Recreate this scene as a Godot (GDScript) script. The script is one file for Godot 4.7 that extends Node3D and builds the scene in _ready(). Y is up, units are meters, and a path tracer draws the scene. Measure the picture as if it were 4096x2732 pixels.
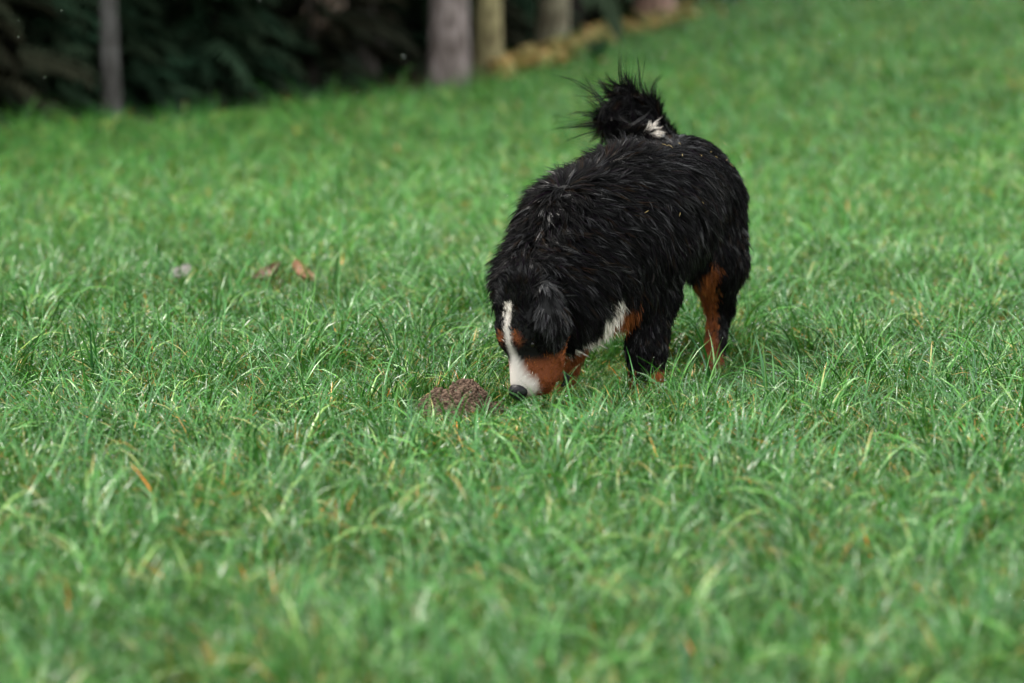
extends Node3D

const CAM_H := 1.343
const DOG := Vector3(0.39, 0.05, -8.45)         # a hand's breadth above the ground under the dog's belly

var rng := RandomNumberGenerator.new()
var wob := FastNoiseLite.new()
var taken := {}

# ------------------------------------------------------------------ helpers
func numbered(called: String) -> String:
	var n: int = taken.get(called, 0)
	taken[called] = n + 1
	return called if n == 0 else "%s_%03d" % [called, n]

func tag(o: Node, label := "", category := "", group := "", kind := "") -> void:
	if label: o.set_meta("label", label)
	if category: o.set_meta("category", category)
	if group: o.set_meta("group", group)
	if kind: o.set_meta("kind", kind)

func thing(called: String, at: Vector3, label: String, category: String, group := "") -> Node3D:
	var o := Node3D.new()
	o.name = numbered(called)
	add_child(o)
	o.position = at
	tag(o, label, category, group)
	return o

func put(called: String, m: Mesh, mat: Material, parent: Node) -> MeshInstance3D:
	var o := MeshInstance3D.new()
	o.name = numbered(called) if parent == self else called
	o.mesh = m
	o.material_override = mat
	parent.add_child(o, true)
	return o

func scatter(called: String, m: Mesh, mat: Material, buf: PackedFloat32Array, parent: Node) -> MultiMeshInstance3D:
	var mm := MultiMesh.new()
	mm.transform_format = MultiMesh.TRANSFORM_3D
	mm.use_colors = true
	mm.mesh = m
	mm.instance_count = buf.size() / 16
	mm.buffer = buf
	var o := MultiMeshInstance3D.new()
	o.name = numbered(called) if parent == self else called
	o.multimesh = mm
	if mat: o.material_override = mat
	parent.add_child(o, true)
	return o

func push(buf: PackedFloat32Array, b: Basis, p: Vector3, c: Color) -> void:
	buf.append_array(PackedFloat32Array([b.x.x, b.y.x, b.z.x, p.x, b.x.y, b.y.y, b.z.y, p.y, b.x.z, b.y.z, b.z.z, p.z, c.r, c.g, c.b, 1.0]))

func mat(c: Color, rough := 0.8, vcol := false, spec := 0.5) -> StandardMaterial3D:
	var m := StandardMaterial3D.new()
	m.albedo_color = c.linear_to_srgb()
	m.roughness = rough
	m.metallic_specular = spec
	m.vertex_color_use_as_albedo = vcol
	m.cull_mode = BaseMaterial3D.CULL_DISABLED
	return m

func mesh_of(v: PackedVector3Array, n: PackedVector3Array, c: PackedColorArray, i: PackedInt32Array, check := true) -> ArrayMesh:
	if check:                                    # wind every face clockwise as seen from the side its normals point to
		for k in range(0, i.size(), 3):
			var p := v[i[k]]
			if (v[i[k + 1]] - p).cross(v[i[k + 2]] - p).dot(n[i[k]] + n[i[k + 1]] + n[i[k + 2]]) > 0.0:
				var t := i[k + 1]
				i[k + 1] = i[k + 2]
				i[k + 2] = t
	var a := []
	a.resize(Mesh.ARRAY_MAX)
	a[Mesh.ARRAY_VERTEX] = v
	a[Mesh.ARRAY_NORMAL] = n
	if c.size(): a[Mesh.ARRAY_COLOR] = c
	a[Mesh.ARRAY_INDEX] = i
	var m := ArrayMesh.new()
	m.add_surface_from_arrays(Mesh.PRIMITIVE_TRIANGLES, a)
	return m

class Geo:
	var v := PackedVector3Array()
	var n := PackedVector3Array()
	var c := PackedColorArray()
	var i := PackedInt32Array()

# ------------------------------------------------------------------ terrain
func edge_at(x: float) -> float:                # how far off the wood begins
	var xs := [-30.0, -8.0, -3.0, -1.5, -0.50, -0.1, 0.72, 1.62, 6.0, 30.0]
	var ps := [11.0, 14.0, 17.4, 18.9, 20.5, 22.0, 25.4, 28.0, 42.0, 62.0]
	for k in 9:
		if x <= xs[k + 1]:
			return lerpf(ps[k], ps[k + 1], clampf((x - xs[k]) / (xs[k + 1] - xs[k]), 0.0, 1.0))
	return ps[9]

func ground(x: float, z: float) -> float:
	var p := -z
	var s := (x + 0.3) * 2.0
	var soft := log(1.0 + exp(clampf(s, -20.0, 20.0))) * 0.5 if s < 20.0 else s * 0.5
	soft = 9.0 * (1.0 - exp(-soft / 9.0))
	var h := 0.2 * soft * smoothstep(9.0, 24.0, p)
	h += 0.02 * wob.get_noise_2d(x * 40.0, z * 40.0) + 0.03 * wob.get_noise_2d(x * 12.0 + 70.0, z * 12.0)
	h *= 1.0
	return h

# ------------------------------------------------------------------ grass
func blade(g: Geo, base: Vector3, yaw: float, lean: float, length: float, width: float, bend: float, c0: Color, c1: Color, twist := 0.0) -> void:
	var seg := 6
	var p := base
	var dir := Vector3(cos(yaw), 0, sin(yaw))
	var side0 := Vector3(-sin(yaw), 0, cos(yaw))
	var first := g.v.size()
	for k in seg + 1:
		var t := float(k) / seg
		var th := lean + bend * pow(t, 1.4)
		var tang := dir * sin(th) + Vector3.UP * cos(th)
		var nor := -dir * cos(th) + Vector3.UP * sin(th)
		var side := side0.rotated(tang, twist * t)
		nor = nor.rotated(tang, twist * t)
		var w := width * 0.5 * (0.75 + 0.25 * minf(1.0, t * 4.0)) * (1.0 - pow(t, 2.6)) + 0.0002
		var c := c0.lerp(c1, smoothstep(0.55, 1.0, t))
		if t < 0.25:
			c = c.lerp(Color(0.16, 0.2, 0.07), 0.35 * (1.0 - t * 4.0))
		g.v.append(p - side * w); g.v.append(p - nor * w * 0.45); g.v.append(p + side * w)
		g.n.append((nor - side * 0.45).normalized()); g.n.append(nor); g.n.append((nor + side * 0.45).normalized())
		for q in 3: g.c.append(c)
		p += tang * length / seg
	for k in seg:
		var a := first + k * 3
		for q in 2:
			g.i.append_array(PackedInt32Array([a + q, a + q + 1, a + q + 4, a + q, a + q + 4, a + q + 3]))

func leaf_green() -> Color:
	var r := rng.randf()
	var c := Color(0.020, 0.088, 0.019)
	if r > 0.83: c = Color(0.165, 0.315, 0.092)
	elif r > 0.62: c = Color(0.060, 0.200, 0.036)
	elif r > 0.30: c = Color(0.030, 0.138, 0.024)
	elif r > 0.20: c = Color(0.029, 0.110, 0.034)
	var k := rng.randf_range(0.85, 1.15)
	k *= 1.15
	return Color(c.r * k, c.g * k, c.b * k)

func clump(kind: int) -> ArrayMesh:
	var g := Geo.new()
	var n: int = [17, 7, 2, 9][kind]
	for k in n:
		var a := rng.randf() * TAU
		var r: float = sqrt(rng.randf()) * [0.038, 0.03, 0.02, 0.02][kind]
		var yaw := a + rng.randf_range(-1.1, 1.1)
		var c := leaf_green()
		var tip := c
		var len := rng.randf_range(0.04, 0.11)
		var lean := rng.randf_range(0.0, 0.55)
		var bend := rng.randf_range(0.1, 1.3)
		var w := rng.randf_range(0.0017, 0.0034)
		if kind == 1:
			len = rng.randf_range(0.11, 0.23); lean = rng.randf_range(0.05, 0.5); bend = rng.randf_range(0.5, 2.2); w = rng.randf_range(0.0024, 0.0048)
		elif kind == 2:
			len = rng.randf_range(0.06, 0.16); lean = rng.randf_range(0.1, 0.9); w = rng.randf_range(0.002, 0.004)
			c = [Color(0.55, 0.37, 0.11), Color(0.62, 0.24, 0.02), Color(0.50, 0.46, 0.24), Color(0.48, 0.18, 0.03)][rng.randi() % 4]
			tip = c
		elif kind == 3:
			len = rng.randf_range(0.16, 0.30); lean = rng.randf_range(0.0, 0.45); bend = rng.randf_range(0.2, 1.5); w = rng.randf_range(0.005, 0.010)
		if kind != 2 and rng.randf() < 0.11:
			tip = [Color(0.5, 0.33, 0.10), Color(0.42, 0.20, 0.05), Color(0.4, 0.4, 0.2)][rng.randi() % 3]
		blade(g, Vector3(cos(a) * r, -0.01, sin(a) * r), yaw, lean, len, w, bend, c, tip, rng.randf_range(-1.2, 1.2))
	var m := mesh_of(g.v, g.n, g.c, g.i)
	m.surface_set_material(0, grass_mat)
	var d := Geo.new()
	for k in (4 if kind != 2 else 1):
		var at: Vector3 = g.v[(rng.randi() % n) * 21 + 3 * rng.randi_range(3, 6) + 1] + Vector3(0, 0.0006, 0)
		var r := rng.randf_range(0.0010, 0.0023)
		tube(d, [at + Vector3(0, -r, 0), at + Vector3(0, -0.7 * r, 0), at, at + Vector3(0, 0.7 * r, 0), at + Vector3(0, r, 0)], [0.01 * r, 0.72 * r, r, 0.72 * r, 0.01 * r], 7, Color.WHITE)
	for k in d.v.size(): d.n[k] = (d.n[k] + Vector3(0, [-3.0, -0.9, 0.0, 0.9, 3.0][(k / 7) % 5], 0)).normalized()
	var dm := mesh_of(d.v, d.n, d.c, d.i).surface_get_arrays(0)
	m.add_surface_from_arrays(Mesh.PRIMITIVE_TRIANGLES, dm)
	m.surface_set_material(1, dew_mat)
	return m

var grass_mat: StandardMaterial3D
var dew_mat: StandardMaterial3D

func in_molehill(x: float, z: float) -> bool:
	for m in MOUNDS:
		var dx: float = (x - m[0]) / m[2]
		var dz: float = (z - m[1]) / m[3]
		if dx * dx + dz * dz < 1.0: return true
	return false

# x, z, half width, half depth, height
var MOUNDS := [[DOG.x - 0.510, DOG.z + 0.50, 0.082, 0.09, 0.084], [DOG.x - 0.578, DOG.z + 0.54, 0.08, 0.085, 0.066], [DOG.x - 0.665, DOG.z + 0.44, 0.045, 0.04, 0.036], [DOG.x - 0.425, DOG.z + 0.48, 0.035, 0.03, 0.026]]

func trim(x: float, z: float) -> float:          # the sward is shorter where the dog stands and noses about
	var a := Vector2((x - DOG.x + 0.03) / 0.55, (z - DOG.z - 0.08) / 0.55).length()
	var b := Vector2((x - DOG.x + 0.44) / 0.34, (z - DOG.z - 0.76) / 0.32).length()
	return lerpf(0.48, 1.0, smoothstep(0.7, 1.1, a)) * lerpf(0.46, 1.0, smoothstep(0.7, 1.15, b))

func grow(meadow: Node3D, gm: Material) -> void:
	var tone := FastNoiseLite.new()
	tone.seed = 5; tone.frequency = 1.0
	var shapes := []
	for k in 9: shapes.append(clump(0))
	for k in 6: shapes.append(clump(1))
	for k in 3: shapes.append(clump(2))
	var bufs := []
	for k in shapes.size(): bufs.append(PackedFloat32Array())
	# from, to, per square metre, scale, share arching, share straw
	for zone in [[4.2, 7.0, 2900.0, 1.05, 0.15, 0.045], [7.0, 10.5, 4300.0, 1.0, 0.15, 0.095], [10.5, 12.5, 2700.0, 1.0, 0.14, 0.05], [12.5, 17.0, 1400.0, 1.05, 0.12, 0.03], [17.0, 33.0, 700.0, 1.25, 0.12, 0.02]]:
		var far: float = zone[1]
		var near: float = zone[0]
		var half := far * 0.18 + 0.55
		var n := int((far - near) * half * 2.0 * zone[2])
		for k in n:
			var p := rng.randf_range(near, far)
			var x := rng.randf_range(-half, half)
			if absf(x) > p * 0.18 + 0.55: continue
			if p > edge_at(x) + (rng.randf_range(-0.3, 0.3) if x < -0.7 else rng.randf_range(-1.3, 0.7)): continue
			var z := -p
			if in_molehill(x, z): continue
			var t := tone.get_noise_2d(x * 1.7, z * 1.7)
			var t2 := tone.get_noise_2d(x * 6.0 + 40.0, z * 6.0)
			var s: float = zone[3] * (0.95 + 0.38 * t + 0.36 * t2) * rng.randf_range(0.75, 1.2)
			var r := rng.randf()
			var which := rng.randi() % 9
			if r < zone[5]: which = 15 + rng.randi() % 3
			elif r < zone[5] + zone[4] * (1.0 + 1.2 * t2): which = 9 + rng.randi() % 6
			var b := Basis(Vector3.UP, rng.randf() * TAU) * Basis(Vector3.RIGHT, rng.randf_range(-0.25, 0.25))
			var wide := 1.0 if p < 12.5 else 1.25
			var cut := trim(x, z)
			b = b.scaled_local(Vector3(s * wide * sqrt(cut), s * cut, s * wide * sqrt(cut)))
			var k2 := (1.0 + 0.22 * t) * (1.0 + 0.34 * smoothstep(9.0, 13.5, p))  # patch tone, plus a brighter far tint: pale distance haze put into blade colour
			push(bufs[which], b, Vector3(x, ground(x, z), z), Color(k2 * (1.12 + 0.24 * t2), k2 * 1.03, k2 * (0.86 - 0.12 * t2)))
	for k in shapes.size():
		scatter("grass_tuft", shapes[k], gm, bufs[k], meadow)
	# taller, broader tufts where the photograph shows them
	var tall := [clump(3), clump(3), clump(3)]
	var tb := [PackedFloat32Array(), PackedFloat32Array(), PackedFloat32Array()]
	for k in 420:
		var p := rng.randf_range(4.5, 14.0)
		var x := rng.randf_range(-1.0, 1.0) * (p * 0.18 + 0.4)
		if k < 9:
			x = 0.97 + rng.randf_range(-0.08, 0.08); p = 8.5 + rng.randf_range(-0.1, 0.1)
		if in_molehill(x, -p): continue
		if k >= 9 and x > -0.25 and x < 0.55 and p > 7.2 and p < 8.6: continue
		push(tb[k % 3], Basis(Vector3.UP, rng.randf() * TAU).scaled(Vector3.ONE * rng.randf_range(0.6, 0.95)), Vector3(x, ground(x, -p), -p), Color(1.0, 1.0, 1.05))
	for k in 3: scatter("tall_grass_tuft", tall[k], gm, tb[k], meadow)

# ------------------------------------------------------------------ the dog
# Positions are metres from DOG: x to the right of the photograph, y up, z towards its camera. The dog faces the camera and a little to the left.
const CELL := 0.0095
const LO := Vector3(-0.56, -0.09, -0.66)
const DIM := Vector3i(104, 104, 150)
var F := PackedFloat32Array()
var bones := []                                  # a, b, ra, rb, part, flow, length, lift, curl, width

func bone(a: Vector3, ra: float, b: Vector3, rb: float, part: String, flow: Vector3, len: float, lift: float, curl := 0.2, k := 0.04, flat := Vector3.ZERO) -> void:
	bones.append([a, b, ra, rb, part, flow, len, lift, curl])
	var r := maxf(ra, rb) + k + CELL * 3.0
	var lo := (a.min(b) - Vector3.ONE * r - LO) / CELL
	var hi := (a.max(b) + Vector3.ONE * r - LO) / CELL
	var ba := b - a
	var bb := maxf(ba.length_squared(), 1e-9)
	var flatten := flat != Vector3.ZERO
	for z in range(maxi(0, int(lo.z)), mini(DIM.z, int(hi.z) + 1)):
		for y in range(maxi(0, int(lo.y)), mini(DIM.y, int(hi.y) + 1)):
			var row := (z * DIM.y + y) * DIM.x
			for x in range(maxi(0, int(lo.x)), mini(DIM.x, int(hi.x) + 1)):
				var pa := LO + Vector3(x, y, z) * CELL - a
				var t := clampf(pa.dot(ba) / bb, 0.0, 1.0)
				var q := pa - ba * t
				if flatten: q += flat * q.dot(flat) * 1.2
				var d := q.length() - lerpf(ra, rb, t)
				var f := F[row + x]
				var h := maxf(k - absf(f - d), 0.0) / k
				F[row + x] = minf(f, d) - h * h * k * 0.25

# head frame
var HN := Vector3(-0.349, 0.046, 0.58)           # centre of the muzzle's end
var HD := Vector3(-0.68, 0.10, 0.73).normalized()
var HA := Vector3.UP
var HL := Vector3.RIGHT

func hp(s: float, d: float, l: float) -> Vector3:
	return HN + HA * s + HD * d + HL * l

func dog_bones() -> void:
	HA = (Vector3(-0.02, 1.0, -0.13) - HD * HD.dot(Vector3(-0.02, 1.0, -0.13))).normalized()
	HL = HA.cross(HD)
	F.resize(DIM.x * DIM.y * DIM.z)
	F.fill(1.0)
	var down := Vector3(0, -1, 0)
	var back := Vector3(0.38, 0, -0.92)
	var fl := (back * 0.36 + down * 0.93).normalized()
	# trunk
	bone(Vector3(-0.075, 0.42, 0.22), 0.15, Vector3(0.0, 0.472, 0.045), 0.166, "torso_fur", fl, 0.072, 0.20, 0.35)
	bone(Vector3(0.0, 0.472, 0.045), 0.166, Vector3(0.055, 0.500, -0.13), 0.142, "torso_fur", fl, 0.072, 0.16, 0.25)
	bone(Vector3(0.055, 0.500, -0.13), 0.142, Vector3(0.09, 0.505, -0.27), 0.158, "torso_fur", fl, 0.055, 0.15, 0.15)
	bone(Vector3(-0.06, 0.565, 0.13), 0.08, Vector3(0.03, 0.565, -0.05), 0.075, "torso_fur", (back * 0.7 + down * 0.6).normalized(), 0.055, 0.42, 1.3)
	bone(Vector3(-0.10, 0.30, 0.28), 0.085, Vector3(-0.03, 0.31, 0.06), 0.08, "torso_fur", (down + back * 0.2).normalized(), 0.06, 0.3, 0.15)
	# neck
	bone(Vector3(-0.09, 0.50, 0.16), 0.15, Vector3(-0.215, 0.45, 0.30), 0.13, "neck_fur", (Vector3(0.45, 0.0, -0.55) + down * 1.25).normalized(), 0.066, 0.38, 0.55, 0.06)
	bone(Vector3(-0.215, 0.45, 0.30), 0.13, Vector3(-0.315, 0.325, 0.45), 0.108, "neck_fur", (Vector3(0.45, 0.0, -0.55) + down * 1.25).normalized(), 0.066, 0.42, 0.55, 0.06)
	bone(Vector3(-0.15, 0.41, 0.28), 0.115, Vector3(-0.27, 0.295, 0.44), 0.10, "neck_fur", (Vector3(0.45, 0.0, -0.5) + down * 1.2).normalized(), 0.066, 0.35, 0.5, 0.05)
	bone(Vector3(-0.175, 0.34, 0.34), 0.085, Vector3(-0.265, 0.215, 0.46), 0.055, "neck_fur", (Vector3(0.45, -0.8, -0.35)).normalized(), 0.065, 0.25, 0.3, 0.05)
	bone(Vector3(-0.10, 0.305, 0.285), 0.075, Vector3(-0.20, 0.24, 0.385), 0.055, "neck_fur", Vector3(0.1, -1.0, 0.05), 0.075, 0.12, 0.15, 0.04)
	# head
	var up := HA
	bone(hp(0.036, 0.008, 0), 0.037, hp(0.12, 0.0, 0), 0.049, "head_fur", up, 0.013, 0.22, 0.1, 0.025)
	bone(hp(0.040, 0.028, 0), 0.022, hp(0.13, 0.022, 0), 0.026, "head_fur", up, 0.012, 0.2, 0.1, 0.02)
	for s in [-1.0, 1.0]:
		bone(hp(0.040, -0.030, 0.022 * s), 0.034, hp(0.09, -0.045, 0.034 * s), 0.041, "head_fur", up + HL * s * 0.4, 0.014, 0.22, 0.1, 0.02)
		bone(hp(0.145, -0.035, 0.042 * s), 0.046, hp(0.17, -0.04, 0.045 * s), 0.048, "head_fur", (up * 0.7 - HD * 0.7), 0.020, 0.2, 0.2, 0.03)
		bone(hp(0.150, 0.044, 0.027 * s), 0.025, hp(0.18, 0.042, 0.03 * s), 0.03, "head_fur", up, 0.013, 0.15, 0.1, 0.03)
	bone(hp(0.045, -0.062, 0), 0.022, hp(0.13, -0.062, 0), 0.036, "head_fur", up - HD * 0.5, 0.020, 0.2, 0.1, 0.02)
	bone(hp(0.185, 0.002, 0), 0.070, hp(0.22, -0.008, 0), 0.076, "head_fur", (up - HD * 0.2).normalized(), 0.020, 0.2, 0.2, 0.03)
	bone(hp(0.225, -0.012, 0), 0.076, hp(0.255, -0.02, 0), 0.080, "head_fur", (up - HD * 0.3).normalized(), 0.042, 0.4, 0.5, 0.03)
	for s in [-1.0, 1.0]:
		var side: Vector3 = HL * s
		var e0 := hp(0.270, 0.012, 0.084) if s > 0.0 else hp(0.262, -0.045, -0.066)
		var flat: Vector3 = (HL * s + HA * 0.25 + HD * 0.1).normalized()
		var hang := (Vector3.DOWN + side * 0.05).normalized()
		bone(e0, 0.034, e0 + Vector3.DOWN * 0.060 + side * 0.018, 0.050, "ear", hang, 0.044, 0.14, 0.1, 0.022, flat)
		bone(e0 + Vector3.DOWN * 0.060 + side * 0.018, 0.050, e0 + Vector3.DOWN * 0.110 + side * 0.022, 0.026, "ear", hang, 0.038, 0.12, 0.08, 0.010, flat)
	# legs: fore left, fore right, hind left, hind right
	for leg in [[Vector3(0, 0, 0), Vector3(0, 0, 0)], [Vector3(-0.18, 0, -0.105), Vector3(-0.245, 0, -0.08)]]:
		var o: Vector3 = leg[0]
		var f: Vector3 = leg[1]
		bone(Vector3(-0.01, 0.40, 0.20) + o, 0.098, Vector3(-0.008, 0.29, 0.22) + o, 0.074, "foreleg_fur", (down + back * 0.25).normalized(), 0.05, 0.15, 0.15)
		bone(Vector3(-0.012, 0.29, 0.225) + o, 0.066, Vector3(-0.026, 0.13, 0.265) + (o + f) * 0.5, 0.050, "foreleg_fur", (down + back * 0.3).normalized(), 0.034, 0.25, 0.1, 0.03)
		bone(Vector3(-0.026, 0.13, 0.265) + (o + f) * 0.5, 0.050, Vector3(-0.026, -0.01, 0.27) + f, 0.042, "foreleg_fur", down, 0.026, 0.25, 0.1, 0.02)
		bone(Vector3(-0.026, -0.015, 0.27) + f, 0.040, Vector3(-0.038, -0.02, 0.325) + f, 0.036, "foreleg_fur", Vector3(0, -0.5, 0.8), 0.02, 0.2, 0.1, 0.02)
	for leg in [Vector3(0, 0, 0), Vector3(-0.19, 0, -0.09)]:
		bone(Vector3(0.168, 0.475, -0.29) + leg, 0.108, Vector3(0.193, 0.32, -0.24) + leg, 0.086, "hindleg_fur", (down + back * 0.15).normalized(), 0.05, 0.2, 0.15)
		bone(Vector3(0.20, 0.44, -0.36) + leg, 0.07, Vector3(0.215, 0.30, -0.31) + leg, 0.062, "hindleg_fur", (down + back * 0.25).normalized(), 0.055, 0.3, 0.2)
		bone(Vector3(0.19, 0.31, -0.24) + leg, 0.075, Vector3(0.212, 0.17, -0.32) + leg, 0.036, "hindleg_fur", down, 0.042, 0.25, 0.15, 0.03)
		bone(Vector3(0.212, 0.17, -0.32) + leg, 0.034, Vector3(0.19, -0.01, -0.275) + leg, 0.029, "hindleg_fur", down, 0.02, 0.2, 0.1, 0.02)
		bone(Vector3(0.19, -0.015, -0.275) + leg, 0.032, Vector3(0.175, -0.02, -0.215) + leg, 0.034, "hindleg_fur", Vector3(0, -0.4, 0.9), 0.02, 0.2, 0.1, 0.02)
	# tail, curled over to the dog's right
	var tp := [Vector3(0.09, 0.55, -0.37), Vector3(0.04, 0.64, -0.45), Vector3(0.0, 0.715, -0.47), Vector3(-0.055, 0.745, -0.46), Vector3(-0.10, 0.70, -0.43), Vector3(-0.07, 0.655, -0.39), Vector3(0.002, 0.665, -0.355)]
	var tr := [0.055, 0.036, 0.030, 0.030, 0.028, 0.026, 0.018]
	for k in 6:
		var a: Vector3 = tp[k]
		var b: Vector3 = tp[k + 1]
		bone(a, tr[k], b, tr[k + 1], "tail_fur", (b - a).normalized(), [0.035, 0.05, 0.075, 0.08, 0.07, 0.05][k], 0.34, 0.8, 0.02)

func head_of(p: Vector3) -> Vector3:             # s, d, l
	var q := p - HN
	return Vector3(q.dot(HA), q.dot(HD), q.dot(HL))

# 0 black, 1 rust, 2 white
func coat(p: Vector3, part: String, j: float) -> int:
	var y := p.y + j * 0.5
	if part == "head_fur":
		var h := head_of(p)
		var s := h.x + j * 0.4
		var al := absf(h.z) + j * 0.22
		var d := h.y + j * 0.3
		var w := 0.010
		if s < 0.05: w = 0.040
		elif s < 0.115: w = lerpf(0.036, 0.010, smoothstep(0.045, 0.115, s))
		elif s > 0.15: w = lerpf(0.010, 0.0135, smoothstep(0.15, 0.22, s))
		if al < w and d > -0.005 and s < 0.236: return 2
		if d < -0.075 and s < 0.115 + j and s > 0.06: return 2
		var bd := Vector3(s - 0.150, 0, al - 0.027)
		if d > 0.02 and bd.length() < 0.0145: return 1
		var top := 0.092 + 0.45 * clampf(0.012 - d, 0.0, 0.08)
		if d < 0.045 and s < top and al > 0.006: return 1
		if d < -0.055 and d > -0.085 and s > 0.125 and s < 0.145: return 1
		return 0
	if p.z > 0.18 and p.z < 0.44 and y < 0.305 and y > 0.16 and part != "ear":
		var x := p.x + j * 0.5
		if x < -0.108 and x > -0.25: return 2
		if x < -0.060 and x >= -0.108 and y > 0.19 and y < 0.29: return 1
	if part == "neck_fur" or part == "torso_fur":
		if part == "neck_fur" and y < 0.165: return 2
		return 0
	if part == "foreleg_fur":
		if p.x < -0.12:
			return 1 if y < 0.14 else 0
		if y > 0.27: return 0
		var ax := lerpf(-0.026, -0.012, clampf(p.y / 0.29, 0, 1))
		var lat := p.x + j * 0.5 - ax
		if y < 0.045: return 1 if j > -0.02 else 2
		if y < 0.085 and (lat > 0.0 or p.z < 0.25): return 1
		if lat < -0.04 and y < 0.075: return 1
		if lat > 0.02 and p.z < 0.255 and y < 0.11: return 1
		return 0
	if part == "hindleg_fur":
		var off := 0.0
		if p.x < 0.095 and p.y < 0.4: off = -0.19
		var x := p.x + j * 0.5 - off
		var inner := x < 0.193 + (0.22 - p.y) * 0.06 if off == 0.0 else x > 0.20
		if y < 0.33 - maxf(0.0, 0.175 - x) * 1.2 and inner and p.z > -0.36: return 1
		if y < 0.03: return 1
		return 0
	if part == "tail_fur":
		return 2 if p.distance_to(Vector3(0.006, 0.667, -0.349)) < 0.017 + j * 0.5 else 0
	return 0

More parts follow.
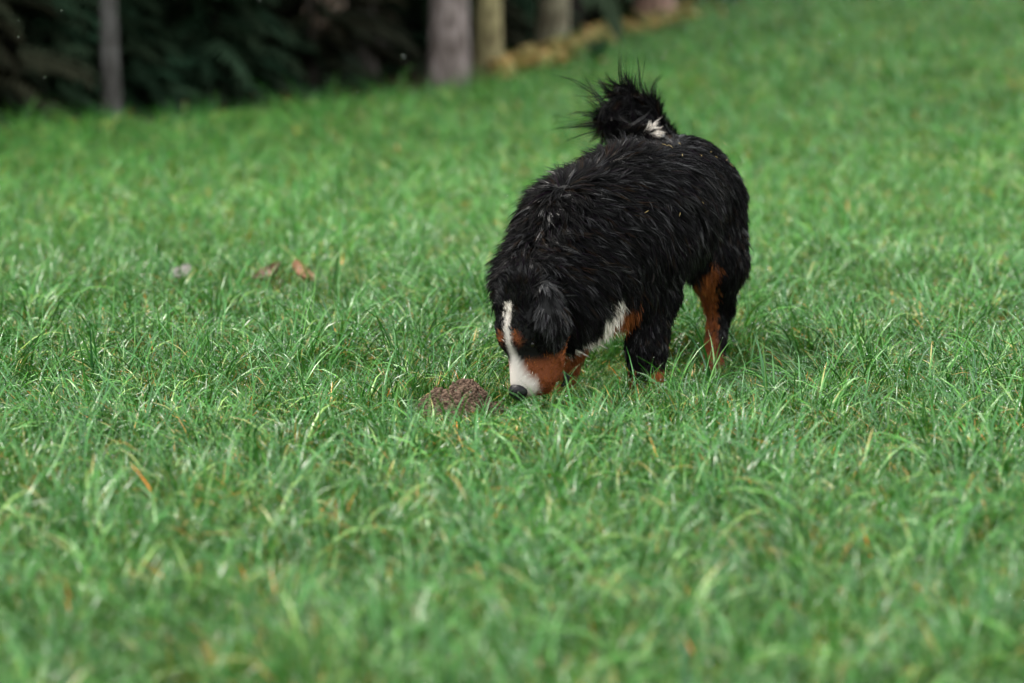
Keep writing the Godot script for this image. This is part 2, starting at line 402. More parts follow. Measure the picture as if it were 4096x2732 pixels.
func build_dog() -> void:
	var dog := thing("dog", DOG + Vector3(0, ground(DOG.x, DOG.z), 0), "black, white and rust long-haired wet dog sniffing at a molehill in the grass", "dog")
	dog_bones()
	# surface nets
	var ids := PackedInt32Array()
	ids.resize(F.size())
	ids.fill(-1)
	var V := PackedVector3Array()
	var N := PackedVector3Array()
	var I := PackedInt32Array()
	var sx := 1
	var sy := DIM.x
	var sz := DIM.x * DIM.y
	var off := [0, sx, sy, sx + sy, sz, sz + sx, sz + sy, sz + sx + sy]
	var cor := []
	for k in 8: cor.append(Vector3(k & 1, (k >> 1) & 1, k >> 2))
	var pairs := [[0, 1], [2, 3], [4, 5], [6, 7], [0, 2], [1, 3], [4, 6], [5, 7], [0, 4], [1, 5], [2, 6], [3, 7]]
	var cells := []
	for z in DIM.z - 1:
		for y in DIM.y - 1:
			var row := (z * DIM.y + y) * DIM.x
			for x in DIM.x - 1:
				var at := row + x
				if absf(F[at]) > CELL * 5.0: continue
				var mask := 0
				for k in 8:
					if F[at + off[k]] < 0.0: mask |= 1 << k
				if mask == 0 or mask == 255: continue
				var sum := Vector3.ZERO
				var cnt := 0
				for e in pairs:
					var fa := F[at + off[e[0]]]
					var fb := F[at + off[e[1]]]
					if (fa < 0.0) != (fb < 0.0):
						sum += cor[e[0]].lerp(cor[e[1]], fa / (fa - fb))
						cnt += 1
				ids[at] = V.size()
				V.append(LO + (Vector3(x, y, z) + sum / cnt) * CELL)
				var g := Vector3.ZERO
				for k in 8: g += (cor[k] - Vector3.ONE * 0.5) * F[at + off[k]]
				N.append(g.normalized())
				cells.append(at)
	var quads := []
	for at in cells:
		for axis in 3:
			var st: int = [sx, sy, sz][axis]
			var u: int = [sy, sz, sx][axis]
			var w: int = [sz, sx, sy][axis]
			if (F[at] < 0.0) == (F[at + st] < 0.0): continue
			if at - u - w < 0: continue
			var a := ids[at]
			var b := ids[at - u]
			var c := ids[at - u - w]
			var d := ids[at - w]
			if a < 0 or b < 0 or c < 0 or d < 0: continue
			if (V[b] - V[a]).cross(V[c] - V[a]).dot(N[a] + N[c]) > 0.0:
				var t := b
				b = d
				d = t
			I.append_array(PackedInt32Array([a, b, c, a, c, d]))
			quads.append([a, b, c, d])
	# what grows where: blend the bones near each vertex
	var flow := PackedVector3Array()
	var prm := PackedVector3Array()              # length, lift, curl
	var parts := []
	var cols := PackedColorArray()
	for k in V.size():
		var p := V[k]
		var fs := Vector3.ZERO
		var ps := Vector3.ZERO
		var ws := 0.0
		var best := 9.0
		var who := ""
		for b in bones:
			var ba: Vector3 = b[1] - b[0]
			var t := clampf((p - b[0]).dot(ba) / ba.length_squared(), 0.0, 1.0)
			var d: float = (p - b[0] - ba * t).length() - lerpf(b[2], b[3], t)
			if d > 0.12: continue
			if b[4] == "ear" and d < 0.0: d = d * 0.4 - 0.004
			if d < best:
				best = d
				who = b[4]
			var w := 1.0 / pow(maxf(d, 0.0) + 0.012, 3.0)
			fs += b[5] * w
			ps += Vector3(b[6], b[7], b[8]) * w
			ws += w
		flow.append((fs / ws).normalized())
		prm.append(ps / ws)
		parts.append(who)
		cols.append(SKIN[coat(p, who, 0.0)])
	for pass_ in 1:                               # markings run into one another
		var sum := cols.duplicate()
		var cnt := PackedFloat32Array()
		cnt.resize(V.size())
		cnt.fill(1.0)
		for q in quads:
			for k in 4:
				sum[q[k]] += cols[q[(k + 1) % 4]] + cols[q[(k + 3) % 4]]
				cnt[q[k]] += 2.0
		for k in V.size(): cols[k] = sum[k] / cnt[k]
	var skin := mat(Color.WHITE, 0.75, true, 0.3)
	put("body", mesh_of(V, N, cols, I), skin, dog)
	# hair
	var kinds := ["torso_fur", "neck_fur", "head_fur", "ear", "foreleg_fur", "hindleg_fur", "tail_fur"]
	var hair := {}
	for k in kinds:
		hair[k] = Geo.new()
		hair[k + "_wet"] = Geo.new()
	var turn := FastNoiseLite.new()
	turn.seed = 11; turn.frequency = 1.0
	var strands := 0
	for q in quads:
		var a: int = q[0]
		var area := (V[q[1]] - V[a]).cross(V[q[2]] - V[a]).length()
		var nm := N[a]
		var part: String = parts[a]
		var pr := prm[a]
		var view := 1.0 if nm.dot(Vector3(-0.1, 0.25, 0.96)) > -0.35 else 0.45
		var per := 23000.0
		if part == "head_fur": per = 115000.0 if pr.x < 0.02 else 36000.0
		elif part == "ear": per = 24000.0
		elif part == "foreleg_fur" or part == "hindleg_fur": per = 32000.0
		elif part == "tail_fur": per = 15000.0
		var want := area * per * view
		var n := int(want)
		if rng.randf() < want - n: n += 1
		for k in n:
			var u := rng.randf()
			var w := rng.randf()
			var p := V[q[0]].lerp(V[q[1]], u).lerp(V[q[3]].lerp(V[q[2]], u), w)
			var nn := N[q[0]].lerp(N[q[1]], u).lerp(N[q[3]].lerp(N[q[2]], u), w).normalized()
			var fv := flow[q[0]].lerp(flow[q[2]], (u + w) * 0.5)
			lock(hair[part] if rng.randf() > (0.42 if part == "ear" else 0.3 if part == "head_fur" else 0.12) else hair[part + "_wet"], p, nn, fv, pr, part, turn)
			strands += 1
	for k in 44:                                  # long wisps blown off the tail
		var c := rng.randi() % V.size()
		var tries := 0
		while tries < 3000 and not (parts[c] == "tail_fur" and V[c].y > 0.66 and V[c].x < -0.02 and (N[c].x < -0.2 or N[c].y > 0.5)):
			c = rng.randi() % V.size()
			tries += 1
		var f := (Vector3(-0.75, 0.75, 0.1) if k % 2 == 0 else Vector3(-0.35, 0.9, 0.0)) + Vector3(rng.randf_range(-0.3, 0.3), rng.randf_range(-0.3, 0.3), 0)
		lock(hair["tail_fur"], V[c], N[c], f, Vector3(rng.randf_range(0.08, 0.14), 0.5, 0.9), "tail_fur", turn)
	print("body ", V.size(), " locks ", strands)
	var hm := mat(Color.WHITE, 0.55, true, 0.16)
	var hw := mat(Color.WHITE, 0.33, true, 0.45)
	var tris := 0
	for k in kinds:
		var g: Geo = hair[k]
		tris += g.i.size() / 3
		var am := mesh_of(g.v, g.n, g.c, g.i, false)
		var gw: Geo = hair[k + "_wet"]
		var arr := []
		arr.resize(Mesh.ARRAY_MAX)
		arr[Mesh.ARRAY_VERTEX] = gw.v
		arr[Mesh.ARRAY_NORMAL] = gw.n
		arr[Mesh.ARRAY_COLOR] = gw.c
		arr[Mesh.ARRAY_INDEX] = gw.i
		am.add_surface_from_arrays(Mesh.PRIMITIVE_TRIANGLES, arr)
		am.surface_set_material(0, hm)
		am.surface_set_material(1, hw)
		put(k, am, null, dog)
	print("hair triangles ", tris)
	# nose, lips, eyes
	var sm := SphereMesh.new()
	sm.radial_segments = 40; sm.rings = 24; sm.radius = 1.0; sm.height = 2.0
	var sa := sm.get_mesh_arrays()
	var nv: PackedVector3Array = sa[Mesh.ARRAY_VERTEX]
	var st := SurfaceTool.new()
	st.begin(Mesh.PRIMITIVE_TRIANGLES)
	for v in nv:
		# x across, y up the muzzle, z out along the back of the nose
		var q := v
		var dent := 0.0
		for s in [-1.0, 1.0]:
			var e := Vector2((q.x - 0.48 * s) / 0.26, (q.y + 0.55) / 0.42)
			dent = maxf(dent, exp(-e.length_squared() * 1.6) * (1.0 if q.z > -0.2 else 0.0))
		dent = maxf(dent, 0.35 * exp(-pow(q.x / 0.07, 2.0)) * (1.0 if q.y < 0.1 else 0.0))
		q *= 1.0 - 0.38 * dent
		var wd := 1.0 if q.y > -0.2 else lerpf(1.0, 0.72, (-0.2 - q.y) / 0.8)
		st.add_vertex(hp(0.013, 0.037, 0) + HL * q.x * 0.0265 * wd + HA * q.y * 0.0250 + HD * q.z * 0.0235)
	for x in sa[Mesh.ARRAY_INDEX]: st.add_index(x)
	st.generate_normals()
	var nose_mat := mat(Color(0.006, 0.006, 0.007), 0.42, false, 0.3)
	var bumps := NoiseTexture2D.new()
	var bn := FastNoiseLite.new()
	bn.noise_type = FastNoiseLite.TYPE_CELLULAR; bn.frequency = 0.09; bn.seed = 3
	bumps.noise = bn; bumps.width = 256; bumps.height = 256; bumps.seamless = true
	nose_mat.heightmap_enabled = true; nose_mat.heightmap_texture = bumps; nose_mat.heightmap_scale = 0.12
	nose_mat.uv1_triplanar = true; nose_mat.uv1_scale = Vector3.ONE * 14.0
	put("nose", st.commit(), nose_mat, dog)
	var wet := mat(Color(0.010, 0.007, 0.006), 0.08, false, 0.5)
	for s in [-1.0, 1.0]:
		var eye := SphereMesh.new()
		eye.radius = 0.0095; eye.height = 0.019; eye.radial_segments = 20; eye.rings = 12
		var e := put("eye", eye, wet, dog)
		e.position = hp(0.138, 0.036, 0.050 * s)
		var g := Geo.new()
		tube(g, [hp(0.026, -0.066, 0.058 * s), hp(0.038, -0.076, 0.066 * s), hp(0.052, -0.079, 0.067 * s), hp(0.064, -0.078, 0.060 * s)], [0.003, 0.008, 0.009, 0.003], 8, Color(0.006, 0.005, 0.005))
		put("lip", mesh_of(g.v, g.n, g.c, g.i), mat(Color.WHITE, 0.6, true, 0.2), dog)
	# bits of straw caught in the wet coat of the back
	var sg := Geo.new()
	for k in 16:
		var c := rng.randi() % V.size()
		var tries := 0
		while tries < 400 and not (parts[c] == "torso_fur" and N[c].y > 0.25 and N[c].z > -0.3 and V[c].y > 0.4):
			c = rng.randi() % V.size()
			tries += 1
		var p := V[c] + N[c] * rng.randf_range(0.022, 0.034)
		var t := Vector3(rng.randf_range(-1, 1), rng.randf_range(-1, 1), rng.randf_range(-1, 1))
		t = (t - N[c] * t.dot(N[c])).normalized() * rng.randf_range(0.006, 0.02)
		tube(sg, [p, p + t * 0.5 + N[c] * 0.001, p + t], [0.0005, 0.0006, 0.0003], 4, Color(0.36, 0.27, 0.10))
	var straw := put("straw_bits", mesh_of(sg.v, sg.n, sg.c, sg.i), mat(Color.WHITE, 0.7, true), dog)
	straw.set_meta("kind", "stuff")

var SKIN := [Color(0.005, 0.0048, 0.005), Color(0.13, 0.038, 0.012), Color(0.46, 0.42, 0.38)]

func lock(g: Geo, p: Vector3, nn: Vector3, fv: Vector3, pr: Vector3, part: String, turn: FastNoiseLite) -> void:
	var len := pr.x * rng.randf_range(0.7, 1.2)
	var a1 := turn.get_noise_3d(p.x * 14.0, p.y * 14.0, p.z * 14.0)
	var a2 := turn.get_noise_3d(p.x * 45.0 + 9.0, p.y * 45.0, p.z * 45.0)
	var f := (fv - nn * fv.dot(nn)).normalized()
	f = f.rotated(nn, a1 * 0.7 + a2 * 0.45 + rng.randf_range(-0.25, 0.25))
	if part == "torso_fur" and nn.y < -0.2: len *= rng.randf_range(0.6, 1.25)
	var lift := clampf(pr.y * (1.0 + 0.6 * a2) + rng.randf_range(-0.08, 0.08), 0.04, 0.95)
	var dir := (f * (1.0 - lift) + nn * lift).normalized()
	var kind := coat(p, part, rng.randf_range(-0.010, 0.010))
	if kind == 2 and part == "head_fur": len *= 0.65
	var base: Color = FUR[kind]
	var kv := rng.randf_range(0.6, 1.4)
	base = Color(base.r * kv, base.g * kv, base.b * kv)
	if kind == 2 and part == "head_fur":
		var h := head_of(p)
		base = base.lerp(Color(0.55, 0.34, 0.30), clampf(1.0 - Vector2((h.x - 0.048) / 0.022, h.z / 0.02).length(), 0.0, 1.0) * 0.8)
	if kind == 0 and rng.randf() < 0.06: base = Color(0.016, 0.010, 0.007)
	var short := pr.x < 0.02
	var seg := 3 if short else 4
	var curl := pr.z * (a2 * 1.5 + a1 * 0.6 + 0.12)
	if part == "tail_fur": curl = 0.55 + 0.5 * a2
	elif pr.z > 0.75: curl = 0.9
	var fall := 0.14
	if part == "tail_fur": fall = 0.08
	var n := 4 if short else 9
	if part == "tail_fur":
		n = 11
		if pr.x > 0.055: len *= 0.6 + 1.3 * pow(rng.randf(), 3.0)
	# guide
	var pts := PackedVector3Array()
	var dirs := PackedVector3Array()
	var at := p - nn * 0.003
	for k in seg + 1:
		pts.append(at)
		dirs.append(dir)
		at += dir * (len / seg)
		dir = (dir + Vector3.DOWN * (fall if pr.x > 0.025 else 0.0) + nn * (0.0 if k == 0 or part == "tail_fur" or part == "ear" or part == "head_fur" else -0.10)).normalized()
		dir = dir.rotated(nn, curl * 0.55)
	var spread := 0.0035 if short else 0.0075
	if part == "tail_fur": spread = 0.008
	var wid := 0.0009 if short else 0.00095
	var bn := nn.cross(f).normalized()
	for h in n:
		var ou := rng.randf_range(-1, 1) * spread
		var ov := rng.randf_range(-1, 1) * spread
		var off := f * ou + bn * ov
		var ends := rng.randf_range(0.25, 0.85) if part != "tail_fur" else rng.randf_range(0.2, 1.0)
		var roll := rng.randf_range(-1.2, 1.2)
		var tone := rng.randf_range(0.8, 1.2)
		var own := base
		if part == "head_fur" and short:
			var kk := coat(p + off, part, rng.randf_range(-0.009, 0.009))
			if kk != kind: own = FUR[kk]
			tone = rng.randf_range(0.6, 1.4)
		var c := Color(own.r * tone, own.g * tone, own.b * tone)
		var stretch := rng.randf_range(0.65, 1.15)
		var first := g.v.size()
		var w0 := wid * rng.randf_range(0.6, 1.25)
		var stray := Vector3.ZERO
		if rng.randf() < 0.12: stray = Vector3(rng.randf_range(-1, 1), rng.randf_range(-0.6, 1), rng.randf_range(-1, 1)) * len * 0.22
		for k in seg + 1:
			var t := float(k) / seg
			var q := pts[0].lerp(pts[k], stretch) + off * lerpf(1.0, ends, t) + stray * t * t
			var d := dirs[k]
			var wv := d.cross(nn).normalized()
			var up := wv.cross(d)
			wv = wv * cos(roll) + up * sin(roll)
			up = wv.cross(d)
			if k == seg:
				g.v.append(q); g.n.append(up); g.c.append(c)
			else:
				var w := w0 * (1.0 - 0.75 * t * t)
				g.v.append(q - wv * w); g.v.append(q + wv * w)
				g.n.append((up - wv * 0.7).normalized()); g.n.append((up + wv * 0.7).normalized())
				g.c.append(c); g.c.append(c)
		for k in seg - 1:
			var b := first + k * 2
			g.i.append_array(PackedInt32Array([b, b + 3, b + 1, b, b + 2, b + 3]))
		var e := first + (seg - 1) * 2
		g.i.append_array(PackedInt32Array([e, e + 2, e + 1]))

var FUR := [Color(0.0065, 0.0062, 0.0066), Color(0.24, 0.075, 0.024), Color(0.78, 0.71, 0.63)]

func tube(g: Geo, pts: Array, rad: Array, sides: int, c: Color) -> void:
	var first := g.v.size()
	for k in pts.size():
		var a: Vector3 = pts[maxi(0, k - 1)]
		var b: Vector3 = pts[mini(pts.size() - 1, k + 1)]
		var t := (b - a).normalized()
		var x := t.cross(Vector3(0.31, 0.2, 0.93)).normalized()
		var y := t.cross(x)
		for s in sides:
			var n := x * cos(TAU * s / sides) + y * sin(TAU * s / sides)
			g.v.append(pts[k] + n * rad[k])
			g.n.append(n)
			g.c.append(c)
	for k in pts.size() - 1:
		for s in sides:
			var a := first + k * sides + s
			var b := first + k * sides + (s + 1) % sides
			g.i.append_array(PackedInt32Array([a, b, b + sides, a, b + sides, a + sides]))

# ------------------------------------------------------------------ molehill and leaves
func build_molehill() -> void:
	var o := thing("molehill", Vector3(MOUNDS[0][0], 0, MOUNDS[0][1]), "low crumbly brown molehill of fresh soil in front of the dog's nose", "molehill")
	var sm := mat(Color.WHITE, 0.95, true, 0.2)
	var lump := FastNoiseLite.new()
	lump.seed = 8; lump.frequency = 1.0
	var height := func(x: float, z: float) -> float:
		var h := -0.02
		for m in MOUNDS:
			var dx: float = (x - m[0]) / m[2]
			var dz: float = (z - m[1]) / m[3]
			var r := sqrt(dx * dx + dz * dz)
			h = maxf(h, m[4] * (1.12 - r * r * 1.05))
		return h + 0.016 * lump.get_noise_2d(x * 45.0, z * 45.0) + 0.007 * lump.get_noise_2d(x * 120.0, z * 120.0)
	var g := Geo.new()
	var nx := 110
	var nz := 64
	var x0: float = MOUNDS[0][0] - 0.26
	var z0: float = MOUNDS[0][1] - 0.12
	for j in nz + 1:
		for i in nx + 1:
			var x := x0 + 0.42 * i / nx
			var z := z0 + 0.26 * j / nz
			var y: float = height.call(x, z)
			var e := 0.003
			var n := Vector3(height.call(x - e, z) - height.call(x + e, z), 2 * e, height.call(x, z - e) - height.call(x, z + e)).normalized()
			g.v.append(Vector3(x, y + ground(x, z), z) - o.position)
			g.n.append(n)
			var k := 1.0 + 0.35 * lump.get_noise_2d(x * 60.0 + 5.0, z * 60.0)
			g.c.append(Color(0.080 * k, 0.053 * k, 0.038 * k))
	for j in nz:
		for i in nx:
			var a := j * (nx + 1) + i
			g.i.append_array(PackedInt32Array([a, a + 1, a + nx + 2, a, a + nx + 2, a + nx + 1]))
	put("soil_mound", mesh_of(g.v, g.n, g.c, g.i), sm, o)
	for kind in 4:
		var clod := SphereMesh.new()
		clod.radial_segments = 9; clod.rings = 5; clod.radius = 1.0; clod.height = 2.0
		var sa := clod.get_mesh_arrays()
		var st := SurfaceTool.new()
		st.begin(Mesh.PRIMITIVE_TRIANGLES)
		for v in sa[Mesh.ARRAY_VERTEX]:
			st.set_smooth_group(0)
			st.add_vertex(v * (1.0 + 0.55 * lump.get_noise_3d(v.x * 1.6 + kind * 9.0, v.y * 1.6, v.z * 1.6)) * Vector3(1.0, 0.8, 0.9))
		for x in sa[Mesh.ARRAY_INDEX]: st.add_index(x)
		st.generate_normals()
		var buf := PackedFloat32Array()
		for k in 4000:
			var m: Array = MOUNDS[[0, 0, 0, 1, 1, 1, 2, 3][rng.randi() % 8]]
			var a := rng.randf() * TAU
			var r := sqrt(rng.randf()) * (1.1 + 0.5 * pow(rng.randf(), 6.0))
			var x: float = m[0] + cos(a) * r * m[2]
			var z: float = m[1] + sin(a) * r * m[3]
			var s := 0.0009 + 0.0048 * pow(rng.randf(), 3.0)
			var b := Basis.from_euler(Vector3(rng.randf() * TAU, rng.randf() * TAU, rng.randf() * TAU)).scaled(Vector3.ONE * s)
			var y: float = maxf(height.call(x, z), 0.0) + ground(x, z) + s * 0.4
			var kc := rng.randf_range(0.6, 1.6)
			push(buf, b, Vector3(x, y, z) - o.position, Color(0.108 * kc, 0.072 * kc, 0.052 * kc))
		var c := scatter("soil_crumbs", st.commit(), sm, buf, o)
		c.set_meta("kind", "stuff")

func leaf_mesh(len: float, wid: float, curl: float, cup: float, c: Color, seed: int) -> ArrayMesh:
	var nz := FastNoiseLite.new()
	nz.seed = seed; nz.frequency = 1.0
	var g := Geo.new()
	var nu := 14
	var nv := 8
	var pos := func(u: float, v: float) -> Vector3:
		var w: float = wid * 0.5 * pow(sin(PI * clampf(u * 0.94 + 0.03, 0, 1)), 0.7) * (1.0 + 0.12 * sin(u * 38.0))
		var th := curl * (u - 0.4)
		var r := len / maxf(0.2, absf(curl))
		var q := Vector3(r * sin(th), r * (1.0 - cos(th)), 0.0)
		var ph := v * cup
		var rw: float = w / maxf(0.2, cup)
		q += Vector3(-sin(th), cos(th), 0) * rw * (1.0 - cos(ph)) + Vector3(0, 0, rw * sin(ph))
		return q + Vector3(0, 0.004, 0) * nz.get_noise_2d(u * 5.0, v * 3.0)
	for side in 2:
		for j in nv + 1:
			for i in nu + 1:
				var u := float(i) / nu
				var v := float(j) / nv * 2.0 - 1.0
				var p: Vector3 = pos.call(u, v)
				var n: Vector3 = (pos.call(u, v + 0.02) - pos.call(u, v - 0.02)).cross(pos.call(u + 0.02, v) - pos.call(u - 0.02, v)).normalized()
				g.v.append(p + n * (0.0004 if side == 0 else -0.0004))
				g.n.append(n if side == 0 else -n)
				var k := 1.0 + 0.4 * nz.get_noise_2d(u * 4.0 + 3.0, v * 2.0)
				g.c.append(Color(c.r * k, c.g * k, c.b * k))
		for j in nv:
			for i in nu:
				var a := side * (nu + 1) * (nv + 1) + j * (nu + 1) + i
				if side == 0: g.i.append_array(PackedInt32Array([a, a + nu + 2, a + 1, a, a + nu + 1, a + nu + 2]))
				else: g.i.append_array(PackedInt32Array([a, a + 1, a + nu + 2, a, a + nu + 2, a + nu + 1]))
	return mesh_of(g.v, g.n, g.c, g.i)

func build_leaves() -> void:
	var lm := mat(Color.WHITE, 0.55, true)
	for d in [
		[-0.825, 10.16, 0.13, 0.09, 1.9, 1.0, Color(0.15, 0.055, 0.045), 0.4, "curled dark red dead leaf lying on the grass at middle distance", 0.10],
		[-0.785, 10.12, 0.08, 0.055, 2.2, 1.1, Color(0.17, 0.06, 0.05), 1.9, "small brown-red dead leaf touching the larger dark red one", 0.075],
		[-0.700, 10.18, 0.15, 0.09, 1.5, 0.8, Color(0.34, 0.15, 0.08), 2.2, "orange and pink dead leaf to the right of the dark red leaves", 0.095],
		[-1.120, 10.2, 0.10, 0.07, 1.2, 0.7, Color(0.15, 0.14, 0.12), 0.9, "pale dry leaf standing in the grass well away from the red ones", 0.11]]:
		var o := put("dead_leaf", leaf_mesh(d[2], d[3], d[4], d[5], d[6], int(d[0] * -100.0)), lm, self)
		o.position = Vector3(d[0], ground(d[0], -d[1]) + d[9] - 0.005, -d[1])
		o.rotation = Vector3(0.25, d[7], 0.3)
		tag(o, d[8], "leaf")
	var wx := 0.60
	var wp := 21.4
	var weed := thing("weed", Vector3(wx, ground(wx, -wp), -wp), "small dark green broad-leaved weed on the slope below the leaf-strewn edge", "plant")
	for k in 14:
		var l := put("leaf", leaf_mesh(0.22, 0.10, 0.9, 0.5, Color(0.02, 0.06, 0.02), 30 + k), lm, weed)
		l.position = Vector3(0, 0.04 + 0.012 * k, 0)
		l.rotation = Vector3(0, k * 2.4, 0.9 - 0.04 * k)
	# orange litter along the wood's edge
	var shapes := [leaf_mesh(0.09, 0.06, 1.0, 0.7, Color(1, 1, 1), 1), leaf_mesh(0.08, 0.05, 1.8, 0.9, Color(1, 1, 1), 2)]
	var bufs := [PackedFloat32Array(), PackedFloat32Array()]
	for k in 1900:
		var x := rng.randf_range(-0.12, 2.6)
		var p := edge_at(x) + rng.randf_range(-2.0, 0.6)
		if k % 3 == 0:
			var s: Array = [[1.05, 24.4, 0.22], [0.38, 23.0, 0.20], [1.88, 27.5, 0.26], [0.08, 21.6, 0.2]][rng.randi() % 4]
			x = s[0] + rng.randfn() * s[2]; p = s[1] + rng.randfn() * s[2] * 1.4
		elif p < edge_at(x) - 0.9 and rng.randf() < 0.45: continue
		var c: Color = [Color(0.56, 0.30, 0.09), Color(0.52, 0.38, 0.13), Color(0.44, 0.40, 0.14), Color(0.56, 0.44, 0.18)][rng.randi() % 4]
		var up := 0.02 if p > edge_at(x) else rng.randf_range(0.11, 0.19)
		push(bufs[k % 2], Basis.from_euler(Vector3(rng.randf_range(-0.6, 0.6), rng.randf() * TAU, rng.randf_range(-0.6, 0.6))).scaled(Vector3.ONE * rng.randf_range(0.7, 1.2)), Vector3(x, ground(x, -p) + up, -p), c)
	var litter := Node3D.new()
	litter.name = "fallen_leaves"
	add_child(litter)
	tag(litter, "orange and tan fallen leaves strewn along the edge of the wood", "leaves", "", "stuff")
	for k in 2: scatter("leaf_scatter", shapes[k], lm, bufs[k], litter)

# ------------------------------------------------------------------ the wood
func spray_mesh() -> ArrayMesh:
	var g := Geo.new()
	for k in 9:
		var t := (k + 0.5) / 9.0
		for s in [-1.0, 1.0]:
			var root := Vector3(t, -0.28 * t * t, 0)
			var tip := root + Vector3(0.16 + 0.1 * rng.randf(), -0.10 - 0.12 * rng.randf(), s * (0.42 * (1.0 - t) + 0.08) * rng.randf_range(0.7, 1.2))
			var wide := Vector3(0.055, 0.02, 0)
			var first := g.v.size()
			g.v.append_array(PackedVector3Array([root - wide, root + wide, root.lerp(tip, 0.6) + wide * 0.9, tip, root.lerp(tip, 0.6) - wide * 0.9]))
			var n := Vector3(0.1, 1, 0.2 * s).normalized()
			for q in 5:
				g.n.append(n)
				g.c.append(Color.WHITE)
			for tr in [[0, 1, 2], [0, 2, 4], [4, 2, 3]]:
				g.i.append_array(PackedInt32Array([first + tr[0], first + tr[1], first + tr[2]]))
	return mesh_of(g.v, g.n, g.c, g.i)

var spray: ArrayMesh
var needle_mat: Material
var bark_mats := {}

func bark(c: Color) -> Material:
	if bark_mats.has(c): return bark_mats[c]
	var m := mat(c, 0.9)
	var n := FastNoiseLite.new()
	n.seed = 21; n.frequency = 0.02; n.fractal_octaves = 4
	var t := NoiseTexture2D.new()
	t.noise = n; t.width = 256; t.height = 256; t.seamless = true
	var ramp := Gradient.new()
	ramp.colors = PackedColorArray([Color(0.55, 0.53, 0.5), Color(1, 1, 1)])
	ramp.offsets = PackedFloat32Array([0.25, 0.75])
	t.color_ramp = ramp
	m.albedo_texture = t
	m.uv1_triplanar = true
	m.uv1_scale = Vector3(3.0, 0.9, 3.0)
	m.heightmap_enabled = true; m.heightmap_texture = t; m.heightmap_scale = 1.2
	bark_mats[c] = m
	return m

func tree(x: float, p: float, h: float, r: float, c: Color, crown_from: float, reach: float, label: String, group: String, count := 420, called := "conifer_tree", small := 1.0) -> void:
	var y := ground(x, -p)
	var o := thing(called, Vector3(x, y, -p), label, "tree", group)
	var g := Geo.new()
	var pts := []
	var rad := []
	var lean := Vector3(rng.randf_range(-0.02, 0.02), 0, rng.randf_range(-0.02, 0.02))
	for k in 13:
		var t := k / 12.0
		var hh := -0.15 + h * t * t * 0.35 + h * t * 0.65
		pts.append(Vector3(0, hh, 0) + lean * hh + Vector3(sin(k * 1.3 + x), 0, cos(k * 1.7 + p)) * 0.012)
		rad.append(r * (1.0 - 0.9 * (hh / h)) * (1.0 + 0.35 * exp(-maxf(hh, 0) * 5.0)))
	tube(g, pts, rad, 14, Color.WHITE)
	put("trunk", mesh_of(g.v, g.n, PackedColorArray(), g.i), bark(c), o)
	var tint := Color(0.026, 0.052, 0.028) if rng.randf() < 0.6 else Color(0.021, 0.025, 0.014)
	var buf := PackedFloat32Array()
	for k in count:
		var t := pow(rng.randf(), 0.85)
		var hh := lerpf(crown_from, h, t)
		var a := rng.randf() * TAU
		var ln := reach * (1.0 - 0.85 * t) * rng.randf_range(0.55, 1.15) + 0.15
		var b := Basis(Vector3.UP, a) * Basis(Vector3.BACK, rng.randf_range(-0.45, 0.1)) * Basis(Vector3.RIGHT, rng.randf_range(-0.4, 0.4))
		var kc := rng.randf_range(0.6, 1.4)
		var out := b.x * ln * rng.randf() * 0.6 if small < 1.0 else Vector3.ZERO
		ln *= small
		push(buf, b.scaled_local(Vector3(ln, ln * 0.9, ln * 0.9)), Vector3(lean.x * hh, hh, lean.z * hh) + out, Color(tint.r * kc * rng.randf_range(0.8, 1.3), tint.g * kc, tint.b * kc))
	scatter("crown", spray, needle_mat, buf, o).set_meta("kind", "stuff")

func build_wood() -> void:
	spray = spray_mesh()
	needle_mat = mat(Color.WHITE, 0.8, true, 0.2)
	var pink := Color(0.25, 0.205, 0.195)
	var olive := Color(0.33, 0.29, 0.14)
	var grey := Color(0.26, 0.25, 0.22)
	tree(-2.42, 18.6, 15.0, 0.052, Color(0.075, 0.073, 0.068), 3.5, 1.6, "thin grey trunk standing alone at the far left of the wood's edge", "")
	tree(-0.42, 20.7, 19.0, 0.122, pink, 4.4, 2.0, "thickest pale pinkish grey trunk at the edge of the wood", "")
	tree(-0.165, 21.5, 17.0, 0.088, olive, 4.4, 1.8, "olive green mossy trunk just right of the thick pale trunk", "")
	tree(0.30, 23.9, 17.0, 0.115, olive.lerp(grey, 0.5), 4.4, 1.9, "grey-green trunk between the mossy trunk and the pinkish one uphill", "")
	tree(1.21, 26.3, 18.0, 0.16, Color(0.40, 0.25, 0.20), 4.4, 2.0, "pinkish brown trunk furthest uphill, leaves round its foot", "")
	var spots := []
	for row in 5:
		var n := 13
		for k in n:
			var x := -11.0 + 26.0 * (k + 0.5 * (row % 2)) / n + rng.randf_range(-0.6, 0.6)
			spots.append(Vector2(x, edge_at(x) + 3.4 + row * 2.6 + rng.randf_range(-0.7, 0.7)))
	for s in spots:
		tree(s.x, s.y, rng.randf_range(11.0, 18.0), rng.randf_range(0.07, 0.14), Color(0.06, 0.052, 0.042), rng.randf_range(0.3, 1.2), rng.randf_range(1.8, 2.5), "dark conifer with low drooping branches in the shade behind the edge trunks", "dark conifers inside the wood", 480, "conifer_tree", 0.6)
	# young firs and brush that close the wood's edge
	for k in 26:
		var x := -9.0 + 11.2 * k / 25.0 + rng.randf_range(-0.25, 0.25)
		var deep := 0.0 if x < -0.9 else 2.4
		var p := edge_at(x) + 1.6 + deep + rng.randf_range(-0.2, 0.7)
		tree(x, p, rng.randf_range(1.6, 3.4), 0.03, Color(0.06, 0.05, 0.04), 0.02, rng.randf_range(0.55, 0.85), "young dark fir growing under the tall trees at the wood's edge", "young firs under the wood's edge", 420, "young_fir", 0.5)

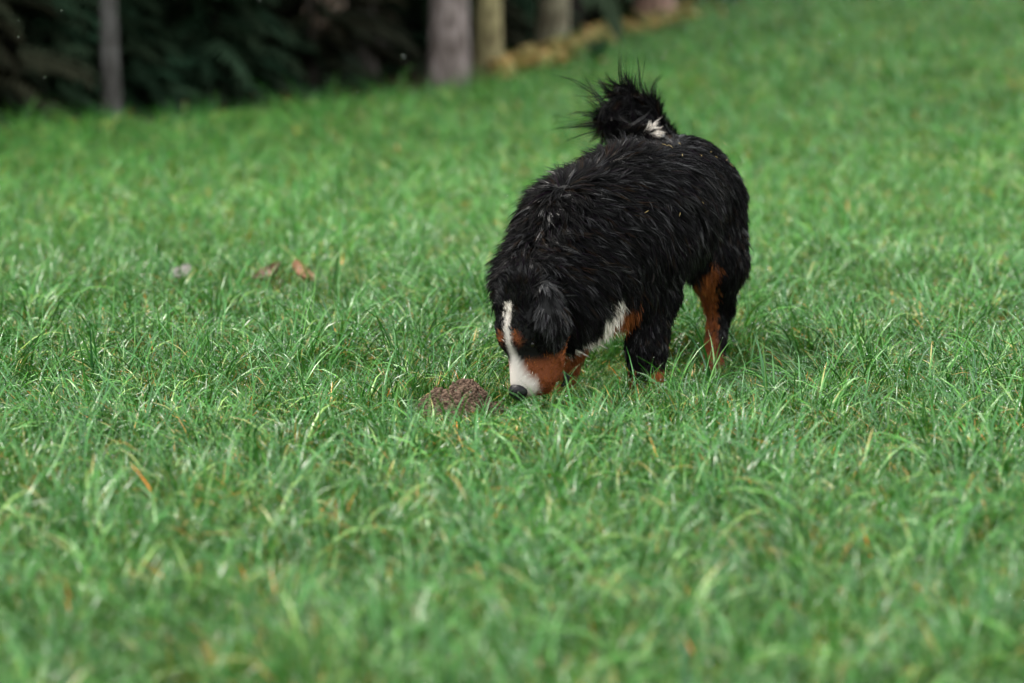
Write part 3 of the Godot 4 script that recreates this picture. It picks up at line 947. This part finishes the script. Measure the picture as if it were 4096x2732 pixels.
# ------------------------------------------------------------------ everything
func _ready() -> void:
	rng.seed = 20
	wob.seed = 4; wob.frequency = 0.05
	# camera
	var cam := Camera3D.new()
	cam.name = "camera"
	cam.fov = 12.75
	cam.near = 0.2
	cam.far = 400.0
	cam.position = Vector3(0, CAM_H, 0)
	cam.rotation_degrees = Vector3(-8.1, 0, 0)
	var lens := CameraAttributesPhysical.new()
	lens.frustum_focal_length = 107.4
	lens.frustum_focus_distance = 8.12
	lens.exposure_aperture = 1.95
	lens.frustum_far = 400.0
	lens.frustum_near = 0.2
	cam.attributes = lens
	add_child(cam)
	# sky and light: a bright overcast
	var env := Environment.new()
	env.background_mode = Environment.BG_SKY
	var sky := ProceduralSkyMaterial.new()
	sky.sky_top_color = Color(0.96, 0.97, 0.98)
	sky.sky_horizon_color = Color(0.83, 0.84, 0.84)
	sky.sky_curve = 0.4
	sky.sky_energy_multiplier = 1.0
	sky.ground_horizon_color = Color(0.10, 0.16, 0.10)
	sky.ground_bottom_color = Color(0.06, 0.10, 0.06)
	sky.sun_angle_max = 0.0
	env.sky = Sky.new()
	env.sky.sky_material = sky
	env.tonemap_mode = Environment.TONE_MAPPER_LINEAR
	env.tonemap_exposure = 3.0
	env.sdfgi_enabled = true
	env.ssao_enabled = true
	env.ssil_enabled = true
	var we := WorldEnvironment.new()
	we.name = "world"
	we.environment = env
	add_child(we)
	var sun := DirectionalLight3D.new()
	sun.name = "sun"
	sun.light_energy = 0.5
	sun.light_color = Color(1.0, 0.97, 0.92)
	sun.light_angular_distance = 14.0
	sun.shadow_enabled = true
	sun.sky_mode = DirectionalLight3D.SKY_MODE_LIGHT_ONLY
	sun.rotation_degrees = Vector3(-55, -116, 0)
	add_child(sun)
	# ground sheet
	var g := Geo.new()
	var xs := []
	var zs := []
	for k in 121: xs.append(signf(k - 60.0) * pow(absf(k - 60.0) / 60.0, 2.2) * 160.0)
	for k in 161: zs.append(20.0 - (k * 0.45 if k < 120 else 54.0 + pow((k - 120.0) / 40.0, 2.0) * 150.0))
	var tone := FastNoiseLite.new()
	tone.seed = 9; tone.frequency = 1.0
	for z in zs:
		for x in xs:
			var e := 0.05
			g.v.append(Vector3(x, ground(x, z), z))
			g.n.append(Vector3(ground(x - e, z) - ground(x + e, z), 2.0 * e, ground(x, z - e) - ground(x, z + e)).normalized())
			var k := 1.0 + 0.4 * tone.get_noise_2d(x * 3.0, z * 3.0)
			var wood := smoothstep(-0.2, 0.3, -z - edge_at(x))
			var c := Color(0.024, 0.040, 0.014).lerp(Color(0.05, 0.034, 0.02), wood)
			g.c.append(Color(c.r * k, c.g * k, c.b * k))
	for j in zs.size() - 1:
		for i in xs.size() - 1:
			var a := j * xs.size() + i
			g.i.append_array(PackedInt32Array([a, a + xs.size(), a + xs.size() + 1, a, a + xs.size() + 1, a + 1]))
	for k in range(0, g.i.size(), 3):
		if (g.v[g.i[k + 1]] - g.v[g.i[k]]).cross(g.v[g.i[k + 2]] - g.v[g.i[k]]).y > 0.0:
			var t := g.i[k + 1]
			g.i[k + 1] = g.i[k + 2]
			g.i[k + 2] = t
	var gr := put("ground", mesh_of(g.v, g.n, g.c, g.i), mat(Color.WHITE, 0.95, true, 0.2), self)
	tag(gr, "dark soil of the sloping meadow and the floor of the wood", "ground", "", "structure")
	build_wood()
	build_molehill()
	build_dog()
	build_leaves()
	var meadow := Node3D.new()
	meadow.name = "meadow_grass"
	add_child(meadow)
	tag(meadow, "wet green meadow grass with a few yellowed blades", "grass", "", "stuff")
	var gm := mat(Color.WHITE, 0.24, true, 0.47)
	gm.backlight_enabled = true
	gm.backlight = Color(0.42, 0.42, 0.26)
	grass_mat = gm
	dew_mat = mat(Color(0.9, 0.95, 0.92, 0.05), 0.02)
	dew_mat.refraction_enabled = true
	dew_mat.refraction_scale = 0.033
	dew_mat.albedo_color.a = 0.0
	grow(meadow, null)
	var rain := Node3D.new()
	rain.name = "raindrops"
	add_child(rain)
	tag(rain, "sparse falling raindrops in the air over the meadow", "rain", "", "stuff")
	var drop := SphereMesh.new()
	drop.radius = 0.0015; drop.height = 0.0030; drop.radial_segments = 10; drop.rings = 6
	var rb := PackedFloat32Array()
	for k in 90:
		var p := rng.randf_range(6.0, 12.0)
		var x := rng.randf_range(-1, 1) * (p * 0.18 + 0.3)
		push(rb, Basis().scaled(Vector3.ONE * rng.randf_range(0.6, 1.3)), Vector3(x, rng.randf_range(0.25, 1.6), -p), Color.WHITE)
	scatter("raindrop_scatter", drop, dew_mat, rb, rain)
